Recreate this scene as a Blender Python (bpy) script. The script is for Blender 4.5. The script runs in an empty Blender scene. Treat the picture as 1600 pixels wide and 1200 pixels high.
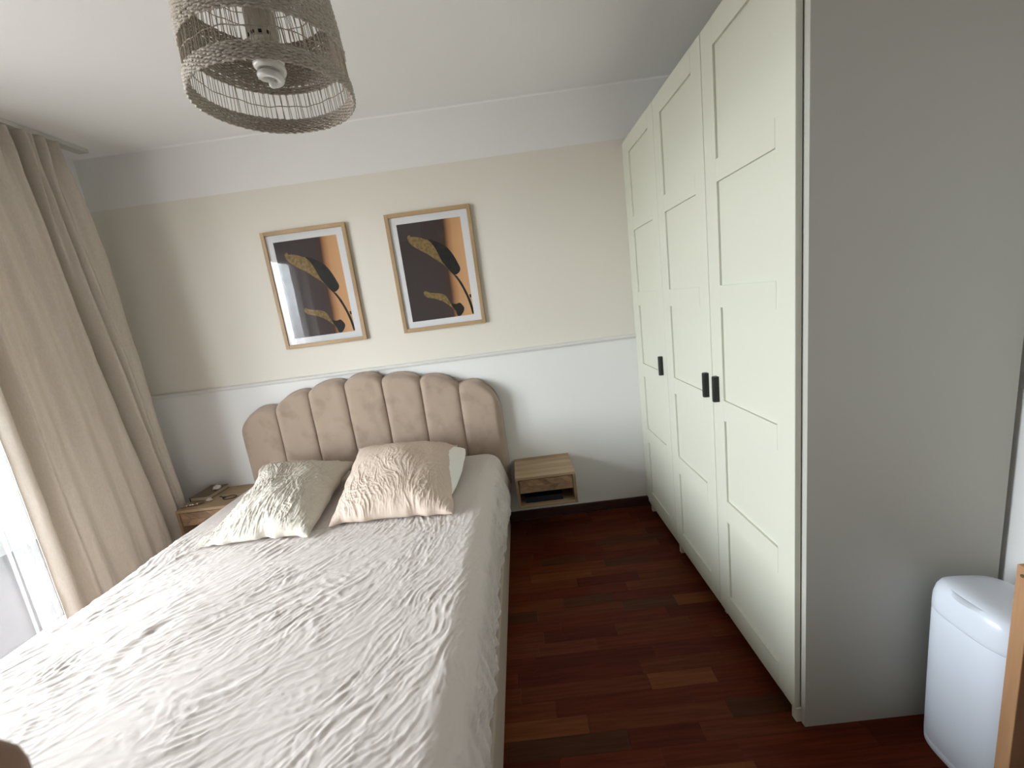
import bpy, bmesh, math, random
import numpy as np
from mathutils import Vector, Matrix
random.seed(7)
rng = np.random.default_rng(11)
scene = bpy.context.scene
COL = scene.collection
PI = math.pi

# ------------------------------------------------------------------ camera
CAM = Vector((-0.7715, -2.6999, 1.4977))
R_ = Vector((0.99169982, -0.00463377, -0.1284912))
U_ = Vector((0.12697317, 0.19253768, 0.97304011))
F_ = Vector((-0.02023056, 0.98127864, -0.19152795))
cd = bpy.data.cameras.new('camera')
cam = bpy.data.objects.new('camera', cd)
COL.objects.link(cam)
cam.matrix_world = Matrix(((R_.x, U_.x, -F_.x, CAM.x), (R_.y, U_.y, -F_.y, CAM.y), (R_.z, U_.z, -F_.z, CAM.z), (0, 0, 0, 1)))
cd.sensor_width = 36
cd.lens = 651.77 / 1600 * 36
cd.clip_start = 0.01
cd.dof.use_dof = True
cd.dof.focus_distance = 2.2
cd.dof.aperture_fstop = 15
scene.camera = cam

# ------------------------------------------------------------------ world, light, exposure
vs = scene.view_settings
vs.view_transform = 'Standard'
vs.look = 'None'
vs.gamma = 1
vs.use_curve_mapping = False
vs.exposure = 1.13
SKY = 14.0
w = bpy.data.worlds.new('overcast_sky')
scene.world = w
w.use_nodes = True
nt = w.node_tree
bg = nt.nodes['Background']
tc = nt.nodes.new('ShaderNodeTexCoord')
sx = nt.nodes.new('ShaderNodeSeparateXYZ')
rp = nt.nodes.new('ShaderNodeValToRGB')
rp.color_ramp.elements[0].position = 0.47
rp.color_ramp.elements[0].color = (0.34, 0.34, 0.33, 1)
rp.color_ramp.elements[1].position = 0.53
rp.color_ramp.elements[1].color = (0.88, 0.955, 1.02, 1)
mr = nt.nodes.new('ShaderNodeMapRange')
mr.inputs[1].default_value = -1
mr.inputs[2].default_value = 1
nt.links.new(tc.outputs['Generated'], sx.inputs[0])
nt.links.new(sx.outputs['Z'], mr.inputs[0])
nt.links.new(mr.outputs[0], rp.inputs[0])
nt.links.new(rp.outputs[0], bg.inputs[0])
bg.inputs[1].default_value = SKY

# window opening in the left wall
WX = -3.24
WY0, WY1, WZ0, WZ1 = -2.70, -0.56, 0.05, 2.36
pl = bpy.data.lights.new('window_portal', 'AREA')
pl.shape = 'RECTANGLE'
pl.size = WZ1 - WZ0
pl.size_y = WY1 - WY0
pl.cycles.is_portal = True
po = bpy.data.objects.new('window_portal', pl)
COL.objects.link(po)
po.location = (WX - 0.22, (WY0 + WY1) / 2, (WZ0 + WZ1) / 2)
po.rotation_euler = (0, -PI / 2, 0)


# ------------------------------------------------------------------ helpers
def mesh_np(name, V, Fc, smooth=False):
    """V (n,3), Fc (m,k) all same k"""
    V = np.asarray(V, np.float32)
    Fc = np.asarray(Fc, np.int32)
    me = bpy.data.meshes.new(name)
    k = Fc.shape[1]
    me.vertices.add(len(V))
    me.vertices.foreach_set('co', V.ravel())
    me.loops.add(Fc.size)
    me.loops.foreach_set('vertex_index', Fc.ravel())
    me.polygons.add(len(Fc))
    me.polygons.foreach_set('loop_start', np.arange(0, Fc.size, k, dtype=np.int32))
    me.polygons.foreach_set('loop_total', np.full(len(Fc), k, np.int32))
    me.update(calc_edges=True)
    me.validate()
    if smooth:
        me.polygons.foreach_set('use_smooth', np.ones(len(me.polygons), bool))
    return me


def link(name, me, mat, parent=None):
    o = bpy.data.objects.new(name, me)
    COL.objects.link(o)
    if mat is not None:
        if isinstance(mat, (list, tuple)):
            for m_ in mat:
                me.materials.append(m_)
        else:
            me.materials.append(mat)
    if parent is not None:
        o.parent = parent
        o.matrix_parent_inverse = Matrix.Identity(4)
        o.location = o.location - Vector((0, 0, 0))
        off = Vector(parent.location)
        p = parent.parent
        while p is not None:
            off += Vector(p.location)
            p = p.parent
        o.location = -off      # meshes are built in world coordinates
    return o


def bm_obj(name, bm, mat, parent=None, smooth=False):
    me = bpy.data.meshes.new(name)
    bm.normal_update()
    bm.to_mesh(me)
    bm.free()
    if smooth:
        me.polygons.foreach_set('use_smooth', np.ones(len(me.polygons), bool))
    return link(name, me, mat, parent)


def thing(name, loc, label, cat, group=None):
    o = bpy.data.objects.new(name, None)
    o.empty_display_size = 0.05
    COL.objects.link(o)
    o.location = loc
    return tag(o, label, cat, group)


def tag(o, label, cat, group=None):
    o['label'] = label
    o['category'] = cat
    if group:
        o['group'] = group
    return o


def struct(o):
    o['kind'] = 'structure'
    return o


def add_box(bm, lo, hi, bev=0.0, seg=2):
    lo, hi = Vector(lo), Vector(hi)
    r = bmesh.ops.create_cube(bm, size=1)
    vsn = r['verts']
    for v in vsn:
        v.co = Vector(((lo[i] + hi[i]) / 2 + v.co[i] * (hi[i] - lo[i]) for i in range(3)))
    if bev > 0:
        es = list({e for v in vsn for e in v.link_edges})
        bmesh.ops.bevel(bm, geom=es, offset=bev, segments=seg, profile=0.5, affect='EDGES')


def box(name, lo, hi, mat, parent=None, bev=0.0, seg=2):
    bm = bmesh.new()
    add_box(bm, lo, hi, bev, seg)
    return bm_obj(name, bm, mat, parent)


def grid_faces(nu, nv, closed_u=False, closed_v=False, base=0):
    """vertices indexed i*nv+j ; i in nu, j in nv"""
    iu = np.arange(nu if closed_u else nu - 1)
    jv = np.arange(nv if closed_v else nv - 1)
    I, J = np.meshgrid(iu, jv, indexing='ij')
    I2, J2 = (I + 1) % nu, (J + 1) % nv
    return base + np.stack([I * nv + J, I2 * nv + J, I2 * nv + J2, I * nv + J2], -1).reshape(-1, 4)


def tube(pts, rad, sides=8, closed=False):
    """returns V,F arrays for a tube along pts (n,3); rad scalar or (n,)"""
    P = np.asarray(pts, float)
    n = len(P)
    rad = np.broadcast_to(np.asarray(rad, float), (n,))
    if closed:
        T = np.roll(P, -1, 0) - np.roll(P, 1, 0)
    else:
        T = np.gradient(P, axis=0)
    T /= np.linalg.norm(T, axis=1)[:, None] + 1e-12
    nrm = np.zeros_like(P)
    a = np.array([0, 0, 1.0]) if abs(T[0, 2]) < 0.9 else np.array([1.0, 0, 0])
    for i in range(n):
        a = a - T[i] * (a @ T[i])
        a /= np.linalg.norm(a) + 1e-12
        nrm[i] = a
    B = np.cross(T, nrm)
    th = np.arange(sides) * 2 * PI / sides
    V = P[:, None, :] + rad[:, None, None] * (np.cos(th)[None, :, None] * nrm[:, None, :] + np.sin(th)[None, :, None] * B[:, None, :])
    return V.reshape(-1, 3), grid_faces(n, sides, closed_u=closed, closed_v=True)


def merge(parts):
    Vs, Fs, b = [], [], 0
    for V, Fc in parts:
        Vs.append(V)
        Fs.append(Fc + b)
        b += len(V)
    return np.concatenate(Vs), np.concatenate(Fs)


def sm(x, a, b):
    t = np.clip((x - a) / (b - a), 0, 1)
    return t * t * (3 - 2 * t)


def bil(A, x, y):
    """bilinear sample A[i,j] at float coords"""
    n, m = A.shape
    x = np.clip(x, 0, n - 1.001)
    y = np.clip(y, 0, m - 1.001)
    i = x.astype(int)
    j = y.astype(int)
    fx, fy = x - i, y - j
    return (A[i, j] * (1 - fx) * (1 - fy) + A[i + 1, j] * fx * (1 - fy) + A[i, j + 1] * (1 - fx) * fy + A[i + 1, j + 1] * fx * fy)


def vnoise(nu, nv, cell, r=rng):
    """smooth value noise, cell in grid units"""
    a, b = int(nu / cell) + 3, int(nv / cell) + 3
    L = r.standard_normal((a, b))
    X, Y = np.meshgrid(np.arange(nu) / cell, np.arange(nv) / cell, indexing='ij')
    i, j = X.astype(int), Y.astype(int)
    fx, fy = X - i, Y - j
    fx = fx * fx * (3 - 2 * fx)
    fy = fy * fy * (3 - 2 * fy)
    return (L[i, j] * (1 - fx) * (1 - fy) + L[i + 1, j] * fx * (1 - fy) + L[i, j + 1] * (1 - fx) * fy + L[i + 1, j + 1] * fx * fy)


def lic(du, dv, length, cell, r=rng):
    """noise smeared along the direction field (du,dv) -> long creases"""
    nu, nv = du.shape
    N = vnoise(nu, nv, cell, r)
    X, Y = np.meshgrid(np.arange(nu, dtype=float), np.arange(nv, dtype=float), indexing='ij')
    acc = N.copy()
    cnt = 1
    step = max(1.0, length / 14)
    for s in (1, -1):
        x, y = X.copy(), Y.copy()
        for k in range(int(length / step)):
            a, b = bil(du, x, y), bil(dv, x, y)
            x += s * step * a
            y += s * step * b
            acc += bil(N, x, y)
            cnt += 1
    acc /= acc.std() + 1e-9
    return acc


def crumple_f(nu, nv, cell, r=rng):
    """isotropic crumple: ridged noise, warped, three octaves"""
    out = np.zeros((nu, nv))
    for k in range(3):
        c = cell / 1.8 ** k
        A = vnoise(nu + 40, nv + 40, c, r)
        wx_, wy_ = vnoise(nu, nv, c * 2, r) * c * 0.6, vnoise(nu, nv, c * 2, r) * c * 0.6
        X, Y = np.meshgrid(np.arange(nu), np.arange(nv), indexing='ij')
        out += (np.exp(-np.abs(bil(A, X + 20 + wx_, Y + 20 + wy_)) * 2.6) - 0.3) / 1.7 ** k
    return out


def creases(L, sharp=1.0):
    """ridged version of a smeared noise: narrow raised folds"""
    return np.exp(-np.abs(L) * 2.2 * sharp) - 0.35


# ------------------------------------------------------------------ materials
def mat(name, col, rough=0.6, col2=None, scale=(8, 8, 8), bump=0.0, bscale=200.0, detail=4, spec=0.5, sheen=0.0, coat=0.0, ramp=(0.35, 0.65), metal=0.0, rand=0.0, bvec=None, trans=0.0):
    m = bpy.data.materials.new(name)
    m.use_nodes = True
    n = m.node_tree
    b = n.nodes['Principled BSDF']
    b.inputs['Base Color'].default_value = (*col, 1)
    b.inputs['Roughness'].default_value = rough
    b.inputs['Specular IOR Level'].default_value = spec
    b.inputs['Metallic'].default_value = metal
    b.inputs['Sheen Weight'].default_value = sheen
    b.inputs['Sheen Roughness'].default_value = 0.5
    b.inputs['Coat Weight'].default_value = coat
    b.inputs['Coat Roughness'].default_value = 0.12
    t = n.nodes.new('ShaderNodeTexCoord')
    out = None
    if col2 is not None:
        mp = n.nodes.new('ShaderNodeMapping')
        mp.inputs['Scale'].default_value = scale
        nz = n.nodes.new('ShaderNodeTexNoise')
        nz.inputs['Scale'].default_value = 1
        nz.inputs['Detail'].default_value = detail
        r = n.nodes.new('ShaderNodeValToRGB')
        r.color_ramp.elements[0].position = ramp[0]
        r.color_ramp.elements[0].color = (*col, 1)
        r.color_ramp.elements[1].position = ramp[1]
        r.color_ramp.elements[1].color = (*col2, 1)
        n.links.new(t.outputs['Object'], mp.inputs[0])
        n.links.new(mp.outputs[0], nz.inputs[0])
        n.links.new(nz.outputs[0], r.inputs[0])
        out = r.outputs[0]
        if rand > 0:
            oi = n.nodes.new('ShaderNodeObjectInfo')
            ad = n.nodes.new('ShaderNodeVectorMath')
            ad.operation = 'MULTIPLY_ADD'
            n.links.new(oi.outputs['Random'], ad.inputs[0])
            ad.inputs[1].default_value = (37, 11, 23)
            n.links.new(t.outputs['Object'], ad.inputs[2])
            n.links.new(ad.outputs[0], mp.inputs[0])
        n.links.new(out, b.inputs['Base Color'])
    if rand > 0:
        oi = n.nodes.new('ShaderNodeObjectInfo')
        hs = n.nodes.new('ShaderNodeHueSaturation')
        mm = n.nodes.new('ShaderNodeMapRange')
        mm.inputs[3].default_value = 1 - rand
        mm.inputs[4].default_value = 1 + rand
        n.links.new(oi.outputs['Random'], mm.inputs[0])
        n.links.new(mm.outputs[0], hs.inputs['Value'])
        if out is not None:
            n.links.new(out, hs.inputs['Color'])
        else:
            hs.inputs['Color'].default_value = (*col, 1)
        n.links.new(hs.outputs[0], b.inputs['Base Color'])
    if bump > 0:
        nb = n.nodes.new('ShaderNodeTexNoise')
        nb.inputs['Scale'].default_value = bscale
        nb.inputs['Detail'].default_value = 3
        bp = n.nodes.new('ShaderNodeBump')
        bp.inputs['Strength'].default_value = bump
        bp.inputs['Distance'].default_value = 0.002
        if bvec is not None:
            mp2 = n.nodes.new('ShaderNodeMapping')
            mp2.inputs['Scale'].default_value = bvec
            n.links.new(t.outputs['Object'], mp2.inputs[0])
            n.links.new(mp2.outputs[0], nb.inputs[0])
        else:
            n.links.new(t.outputs['Object'], nb.inputs[0])
        n.links.new(nb.outputs[0], bp.inputs['Height'])
        n.links.new(bp.outputs[0], b.inputs['Normal'])
    if trans > 0:
        tr = n.nodes.new('ShaderNodeBsdfTranslucent')
        tr.inputs[0].default_value = (*col, 1)
        mx = n.nodes.new('ShaderNodeMixShader')
        mx.inputs[0].default_value = trans
        n.links.new(b.outputs[0], mx.inputs[1])
        n.links.new(tr.outputs[0], mx.inputs[2])
        n.links.new(mx.outputs[0], n.nodes['Material Output'].inputs[0])
    return m


M = {}
M['white_wall'] = mat('white_paint', (0.80, 0.79, 0.765), 0.85, bump=0.08, bscale=120)
M['ceiling'] = mat('ceiling_paint', (0.87, 0.865, 0.85), 0.9, bump=0.06, bscale=90)
M['beige_wall'] = mat('beige_paint', (0.74, 0.70, 0.615), 0.85, bump=0.08, bscale=120)
M['front_wall'] = mat('front_wall_paint', (0.34, 0.31, 0.27), 0.9)  # unseen wall, tone kept dark to cut its bounce light
M['trim'] = mat('trim_paint', (0.74, 0.73, 0.70), 0.5, bump=0.03, bscale=60)
M['baseboard'] = mat('dark_wood_baseboard', (0.034, 0.010, 0.006), 0.7, (0.055, 0.016, 0.009), (3, 40, 40))
M['slab'] = mat('floor_joint', (0.006, 0.003, 0.002), 0.8)
PK = []
for i, (c1, c2) in enumerate([((0.068, 0.0115, 0.0045), (0.095, 0.019, 0.0075)), ((0.076, 0.0170, 0.0060), (0.105, 0.027, 0.0095)),
                              ((0.056, 0.0090, 0.0040), (0.080, 0.0145, 0.006)), ((0.105, 0.031, 0.009), (0.140, 0.045, 0.0135)),
                              ((0.048, 0.016, 0.007), (0.066, 0.024, 0.010))]):
    PK.append(mat('plank_wood_%s' % 'abcde'[i], c1, 0.38, c2, (5, 90, 30), bump=0.05, bscale=1, bvec=(10, 300, 100), spec=0.07, rand=0.10))
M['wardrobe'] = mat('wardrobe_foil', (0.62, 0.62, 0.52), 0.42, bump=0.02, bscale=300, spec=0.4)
M['wardrobe_shaded'] = mat('wardrobe_foil_shaded', (0.46, 0.447, 0.395), 0.5, bump=0.02, bscale=300, spec=0.4)  # same foil as the doors, with shade put into a darker colour
M['black'] = mat('black_metal', (0.012, 0.012, 0.012), 0.45, bump=0.05, bscale=400)
M['dark_gap'] = mat('plinth_dark', (0.05, 0.045, 0.04), 0.8)
M['oak'] = mat('oak_frame', (0.46, 0.31, 0.16), 0.5, (0.36, 0.235, 0.12), (20, 20, 4), bump=0.08, bscale=1, bvec=(200, 200, 12))
M['oak_h'] = mat('oak_frame_rail', (0.46, 0.31, 0.16), 0.5, (0.36, 0.235, 0.12), (4, 20, 20), bump=0.08, bscale=1, bvec=(12, 200, 200))
M['mango'] = mat('nightstand_wood', (0.46, 0.335, 0.205), 0.5, (0.28, 0.185, 0.10), (2.0, 26, 26), bump=0.08, bscale=1, bvec=(8, 160, 160), ramp=(0.3, 0.75))
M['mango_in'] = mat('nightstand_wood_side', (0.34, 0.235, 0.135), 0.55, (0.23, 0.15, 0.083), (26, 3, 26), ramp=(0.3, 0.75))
M['veneer'] = mat('chevron_wood', (0.35, 0.22, 0.13), 0.5, (0.25, 0.155, 0.088), (20, 20, 50), rand=0.22)
M['navy'] = mat('dark_navy_cover', (0.006, 0.009, 0.018), 0.5, bump=0.05)
M['velvet'] = mat('beige_velvet', (0.40, 0.305, 0.235), 0.85, (0.335, 0.25, 0.19), (9, 9, 9), bump=0.06, bscale=350, sheen=0.5, spec=0.15, ramp=(0.52, 0.68))
M['base_cloth'] = mat('bed_base_cloth', (0.42, 0.35, 0.28), 0.9, bump=0.15, bscale=500, spec=0.1)
M['sheet'] = mat('sheet_cotton', (0.645, 0.585, 0.545), 0.9, bump=0.10, bscale=420, spec=0.12, sheen=0.1)
M['pillow_cream'] = mat('pillow_cream_cotton', (0.64, 0.59, 0.51), 0.85, bump=0.12, bscale=300, spec=0.15)
M['pillow_pink'] = mat('pillow_blush_cotton', (0.64, 0.52, 0.43), 0.85, bump=0.12, bscale=300, spec=0.15)
M['pillow_white'] = mat('pillow_insert_white', (0.88, 0.87, 0.83), 0.8, bump=0.05, bscale=300)
M['drape'] = mat('curtain_linen', (0.66, 0.595, 0.515), 0.95, (0.60, 0.535, 0.455), (260, 260, 60), bump=0.25, bscale=600, spec=0.05, trans=0.15)
M['track'] = mat('curtain_track_white', (0.60, 0.58, 0.54), 0.5)
M['grass'] = mat('seagrass', (0.60, 0.535, 0.455), 0.75, (0.35, 0.30, 0.245), (120, 120, 260), bump=0.3, bscale=500, ramp=(0.3, 0.7))
M['cane'] = mat('cane_sticks', (0.46, 0.39, 0.30), 0.6, (0.30, 0.245, 0.18), (60, 60, 12))
M['bulb'] = mat('bulb_glass', (0.80, 0.79, 0.74), 0.18, spec=0.6)
M['bulb_base'] = mat('bulb_ballast', (0.55, 0.50, 0.42), 0.5, bump=0.1, bscale=150)
M['slot'] = mat('socket_slot', (0.01, 0.01, 0.01), 0.7)
M['cord'] = mat('white_cord', (0.7, 0.69, 0.66), 0.5)
M['bin'] = mat('white_plastic', (0.66, 0.70, 0.76), 0.30, spec=0.5, bump=0.01, bscale=80)
M['bin_body'] = mat('white_plastic_matt', (0.64, 0.68, 0.745), 0.5, spec=0.4, bump=0.06, bscale=500)
M['pine'] = mat('cabinet_wood', (0.42, 0.23, 0.115), 0.5, (0.32, 0.17, 0.08), (30, 30, 3.5), bump=0.06, bscale=1, bvec=(180, 180, 10))
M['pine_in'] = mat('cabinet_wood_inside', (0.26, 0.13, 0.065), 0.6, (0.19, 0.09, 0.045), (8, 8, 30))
M['brass'] = mat('brass_hook', (0.75, 0.62, 0.42), 0.35, metal=0.8)
M['grey_cloth'] = mat('grey_cloth', (0.16, 0.13, 0.13), 0.95, bump=0.2, bscale=300)
M['knot'] = mat('dark_knot', (0.10, 0.06, 0.02), 0.7)
M['mat_white'] = mat('passepartout', (0.80, 0.80, 0.80), 0.9, bump=0.05, bscale=300)
M['pages'] = mat('book_pages', (0.62, 0.53, 0.40), 0.9, (0.5, 0.42, 0.31), (10, 10, 700))
M['cover'] = mat('book_cover', (0.17, 0.115, 0.07), 0.6, bump=0.05)
M['silver'] = mat('bracelet_metal', (0.75, 0.70, 0.64), 0.18, metal=1.0)
M['strap'] = mat('bracelet_strap', (0.16, 0.10, 0.06), 0.6)
M['wrapper'] = mat('clear_wrapper', (0.72, 0.66, 0.60), 0.25, spec=0.7)
M['dark_cord'] = mat('dark_cord', (0.02, 0.016, 0.013), 0.5)
M['skin'] = mat('finger_skin', (0.24, 0.135, 0.085), 0.6, bump=0.1, bscale=800)
M['nail'] = mat('finger_nail', (0.45, 0.27, 0.2), 0.35)
M['window_frame'] = mat('window_frame_white', (0.75, 0.75, 0.73), 0.4)
M['tile'] = mat('balcony_tile', (0.036, 0.028, 0.027), 0.9, (0.030, 0.024, 0.023), (5, 5, 5), spec=0.05)
M['parapet'] = mat('balcony_parapet', (0.30, 0.30, 0.29), 0.9, (0.26, 0.26, 0.25), (6, 6, 6))


def glass_mat(name, gloss=0.04, tint=(1, 1, 1)):
    m = bpy.data.materials.new(name)
    m.use_nodes = True
    n = m.node_tree
    n.nodes.remove(n.nodes['Principled BSDF'])
    tr = n.nodes.new('ShaderNodeBsdfTransparent')
    tr.inputs[0].default_value = (*tint, 1)
    gl = n.nodes.new('ShaderNodeBsdfGlossy')
    gl.inputs['Roughness'].default_value = 0.01
    fr = n.nodes.new('ShaderNodeFresnel')
    fr.inputs[0].default_value = 1.5
    mx = n.nodes.new('ShaderNodeMixShader')
    ge = n.nodes.new('ShaderNodeNewGeometry')
    iv = n.nodes.new('ShaderNodeMath')
    iv.operation = 'SUBTRACT'
    iv.inputs[0].default_value = 1.0
    n.links.new(ge.outputs['Backfacing'], iv.inputs[1])
    ml = n.nodes.new('ShaderNodeMath')
    ml.operation = 'MULTIPLY'
    n.links.new(fr.outputs[0], ml.inputs[0])
    n.links.new(iv.outputs[0], ml.inputs[1])
    n.links.new(ml.outputs[0], mx.inputs[0])
    n.links.new(tr.outputs[0], mx.inputs[1])
    n.links.new(gl.outputs[0], mx.inputs[2])
    n.links.new(mx.outputs[0], n.nodes['Material Output'].inputs[0])
    return m


M['glass'] = glass_mat('clear_glass')


def sheer_mat():
    m = bpy.data.materials.new('sheer_voile')
    m.use_nodes = True
    n = m.node_tree
    n.nodes.remove(n.nodes['Principled BSDF'])
    tr = n.nodes.new('ShaderNodeBsdfTransparent')
    tl = n.nodes.new('ShaderNodeBsdfTranslucent')
    df = n.nodes.new('ShaderNodeBsdfDiffuse')
    for x in (tl, df):
        x.inputs[0].default_value = (0.86, 0.86, 0.85, 1)
    a = n.nodes.new('ShaderNodeMixShader')
    a.inputs[0].default_value = 0.45
    b = n.nodes.new('ShaderNodeMixShader')
    t = n.nodes.new('ShaderNodeTexCoord')
    nz = n.nodes.new('ShaderNodeTexNoise')
    nz.inputs['Scale'].default_value = 300
    mr_ = n.nodes.new('ShaderNodeMapRange')
    mr_.inputs[3].default_value = 0.06
    mr_.inputs[4].default_value = 0.15
    n.links.new(t.outputs['Object'], nz.inputs[0])
    n.links.new(nz.outputs[0], mr_.inputs[0])
    n.links.new(mr_.outputs[0], b.inputs[0])
    n.links.new(tl.outputs[0], a.inputs[1])
    n.links.new(df.outputs[0], a.inputs[2])
    n.links.new(tr.outputs[0], b.inputs[1])
    n.links.new(a.outputs[0], b.inputs[2])
    n.links.new(b.outputs[0], n.nodes['Material Output'].inputs[0])
    return m


M['sheer'] = sheer_mat()

# ================================================================== ROOM
XL, XR, YF, ZC = WX, 0.627, -4.3, 2.655
T = 0.2

# --- back wall: three painted bands on one wall
ZB_TOP, ZRAIL = 2.356, 1.198
V = []
Fc = []
zs = [-0.12, ZRAIL, ZB_TOP, ZC + 0.2]
for z in zs:
    V += [(XL - T, 0, z), (XR + T, 0, z), (XR + T, T, z), (XL - T, T, z)]
me = bpy.data.meshes.new('wall_back')
faces = []
for k in range(3):
    b0, b1 = 4 * k, 4 * (k + 1)
    for s in range(4):
        faces.append((b0 + s, b0 + (s + 1) % 4, b1 + (s + 1) % 4, b1 + s))
faces += [(3, 2, 1, 0), (12, 13, 14, 15)]
me.from_pydata(V, [], faces)
for i, p in enumerate(me.polygons):
    p.material_index = 1 if 4 <= i < 8 else 0
wb = struct(link('wall_back', me, [M['white_wall'], M['beige_wall']]))
struct(box('wall_right', (XR, YF - T, 0), (XR + T, 0, ZC + 0.2), M['white_wall']))
struct(box('wall_front', (XL - T, YF - T, 0), (XR, YF, ZC + 0.2), M['front_wall']))
bm = bmesh.new()
add_box(bm, (XL - T, YF, 0), (XL, WY0, ZC + 0.2))
add_box(bm, (XL - T, WY1, 0), (XL, 0, ZC + 0.2))
add_box(bm, (XL - T, WY0, WZ1), (XL, WY1, ZC + 0.2))
add_box(bm, (XL - T, WY0, 0), (XL, WY1, WZ0))
struct(bm_obj('wall_left', bm, M['white_wall']))

# --- ceiling with a small cove where it meets the back wall
n = 8
prof = [(YF, ZC)]
rc = 0.008
for i in range(n + 1):
    a = PI / 2 * i / n
    prof.append((-rc + rc * math.sin(a), ZC - rc + rc * math.cos(a)))
prof += [(0.0, ZC + 0.2), (YF, ZC + 0.2)]
V = [(x, y, z) for x in (XL, XR) for (y, z) in prof]
np_ = len(prof)
faces = [(i, (i + 1) % np_, np_ + (i + 1) % np_, np_ + i) for i in range(np_)]
faces += [tuple(range(np_))[::-1], tuple(range(np_, 2 * np_))]
me = bpy.data.meshes.new('ceiling')
me.from_pydata(V, [], faces)
for p in me.polygons[:np_]:
    p.use_smooth = True
me.set_sharp_from_angle(angle=0.5)
struct(link('ceiling', me, M['ceiling']))

# --- floor: dark bed with individual planks
floor = struct(box('floor', (XL, YF, -0.12), (XR, 0, -0.012), M['slab']))
PW, TH = 0.068, 0.012


def plank_box(x0, x1, y0, y1, dz):
    g = 0.0002
    bm = bmesh.new()
    lo, hi = (x0 + g, y0 + g, -TH), (x1 - g, y1 - g, dz)
    add_box(bm, lo, hi)
    return bm


rest = bmesh.new()
row = 0
y = 0.0 - 0.014
special = {}
while y > YF + 0.02:
    y0 = max(y - PW, YF)
    x = XL + random.uniform(-0.4, 0)
    while x < XR:
        L = random.choice([0.25, 0.33, 0.42, 0.5, 0.5])
        x0, x1 = max(x, XL), min(x + L, XR)
        x += L
        if x1 - x0 < 0.02:
            continue
        cx, cy = (x0 + x1) / 2, (y0 + y) / 2
        vis = (x1 > -1.02 and x0 < 0.03 and y0 > -2.02) or (x1 > -0.1 and x0 < 0.36 and -2.05 < y0 and y < -1.5)
        if vis:
            bm = plank_box(x0, x1, y0, y, random.uniform(-0.00012, 0.0))
            k = random.choices(range(5), (38, 28, 22, 7, 5))[0]
            bm_obj('plank', bm, PK[k], floor)
        else:
            add_box(rest, (x0 + .0005, y0 + .0005, -TH), (x1 - .0005, y - .0005, 0))
    y -= PW
    row += 1
ro = bm_obj('plank_field', rest, PK[0], floor)
ro['kind'] = 'stuff'

# --- trims
bm = bmesh.new()
prof = [(0, 0), (-0.009, 0), (-0.012, 0.006), (-0.020, 0.010), (-0.022, 0.018), (-0.016, 0.024), (-0.010, 0.027), (0, 0.028)]
vv = [[bm.verts.new((x, yy, ZRAIL - 0.028 + zz)) for (yy, zz) in prof] for x in (XL, XR)]
for i in range(len(prof) - 1):
    bm.faces.new((vv[0][i], vv[0][i + 1], vv[1][i + 1], vv[1][i]))
bm.faces.new(vv[0][::-1])
bm.faces.new(vv[1])
struct(bm_obj('trim_1', bm, M['trim']))
struct(box('baseboard_back', (XL, -0.014, 0.0), (0.02, 0.0, 0.066), M['baseboard'], bev=0.004))
struct(box('baseboard_right', (XR - 0.014, YF, 0.0), (XR, -0.001, 0.066), M['baseboard'], bev=0.004))
struct(box('baseboard_front', (XL, YF, 0.0), (XR - 0.015, YF + 0.014, 0.066), M['baseboard'], bev=0.004))

# --- window (balcony door) in the left wall
win = thing('window_1', (WX - 0.12, (WY0 + WY1) / 2, WZ0), 'x', 'window')
for k in ('label', 'category'):
    del win[k]
struct(win)
fx0, fx1 = WX - 0.16, WX - 0.09
fw = 0.07
ym = (WY0 + WY1) / 2
for (a, b) in ((WY0, ym), (ym, WY1)):
    bm = bmesh.new()
    add_box(bm, (fx0, a, WZ0), (fx1, a + fw, WZ1), 0.006)
    add_box(bm, (fx0, b - fw, WZ0), (fx1, b, WZ1), 0.006)
    add_box(bm, (fx0, a + fw, WZ0), (fx1, b - fw, WZ0 + fw + 0.03), 0.006)
    add_box(bm, (fx0, a + fw, WZ1 - fw), (fx1, b - fw, WZ1), 0.006)
    bm_obj('sash_frame', bm, M['window_frame'], win)
    box('pane', (WX - 0.128, a + fw, WZ0 + fw + 0.03), (WX - 0.124, b - fw, WZ1 - fw), M['glass'], win)
bm = bmesh.new()
add_box(bm, (fx1 + 0.002, ym - 0.04, 1.02), (fx1 + 0.016, ym - 0.015, 1.16), 0.003)
add_box(bm, (fx1 + 0.018, ym - 0.036, 1.03), (fx1 + 0.034, ym - 0.019, 1.15), 0.004)
bm_obj('handle', bm, M['window_frame'], win)

# --- balcony outside, with added walls and slab that block light
struct(box('balcony_ground', (WX - 2.05, -3.6, -0.2), (WX - T - 0.001, 3.2, 0.0), M['tile']))
struct(box('balcony_parapet_wall', (WX - 2.05, -3.6, 0.0), (WX - 1.93, 3.2, 0.80), M['parapet'], bev=0.01))
struct(box('light_block_outer_wall', (WX - T, 0.21, -0.2), (WX, 3.2, 2.62), M['parapet']))  # unseen, added to keep sky light off the parapet and floor
struct(box('light_block_end_wall', (WX - 2.05, 3.2, -0.2), (WX, 3.3, 2.80), M['parapet']))  # added to close off the bright ground past the balcony
struct(box('light_block_slab', (WX - 2.05, -3.6, 2.62), (WX - T - 0.001, 3.2, 2.80), M['parapet'], bev=0.01))  # unseen overhang, added to cut off the high sky light

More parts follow.
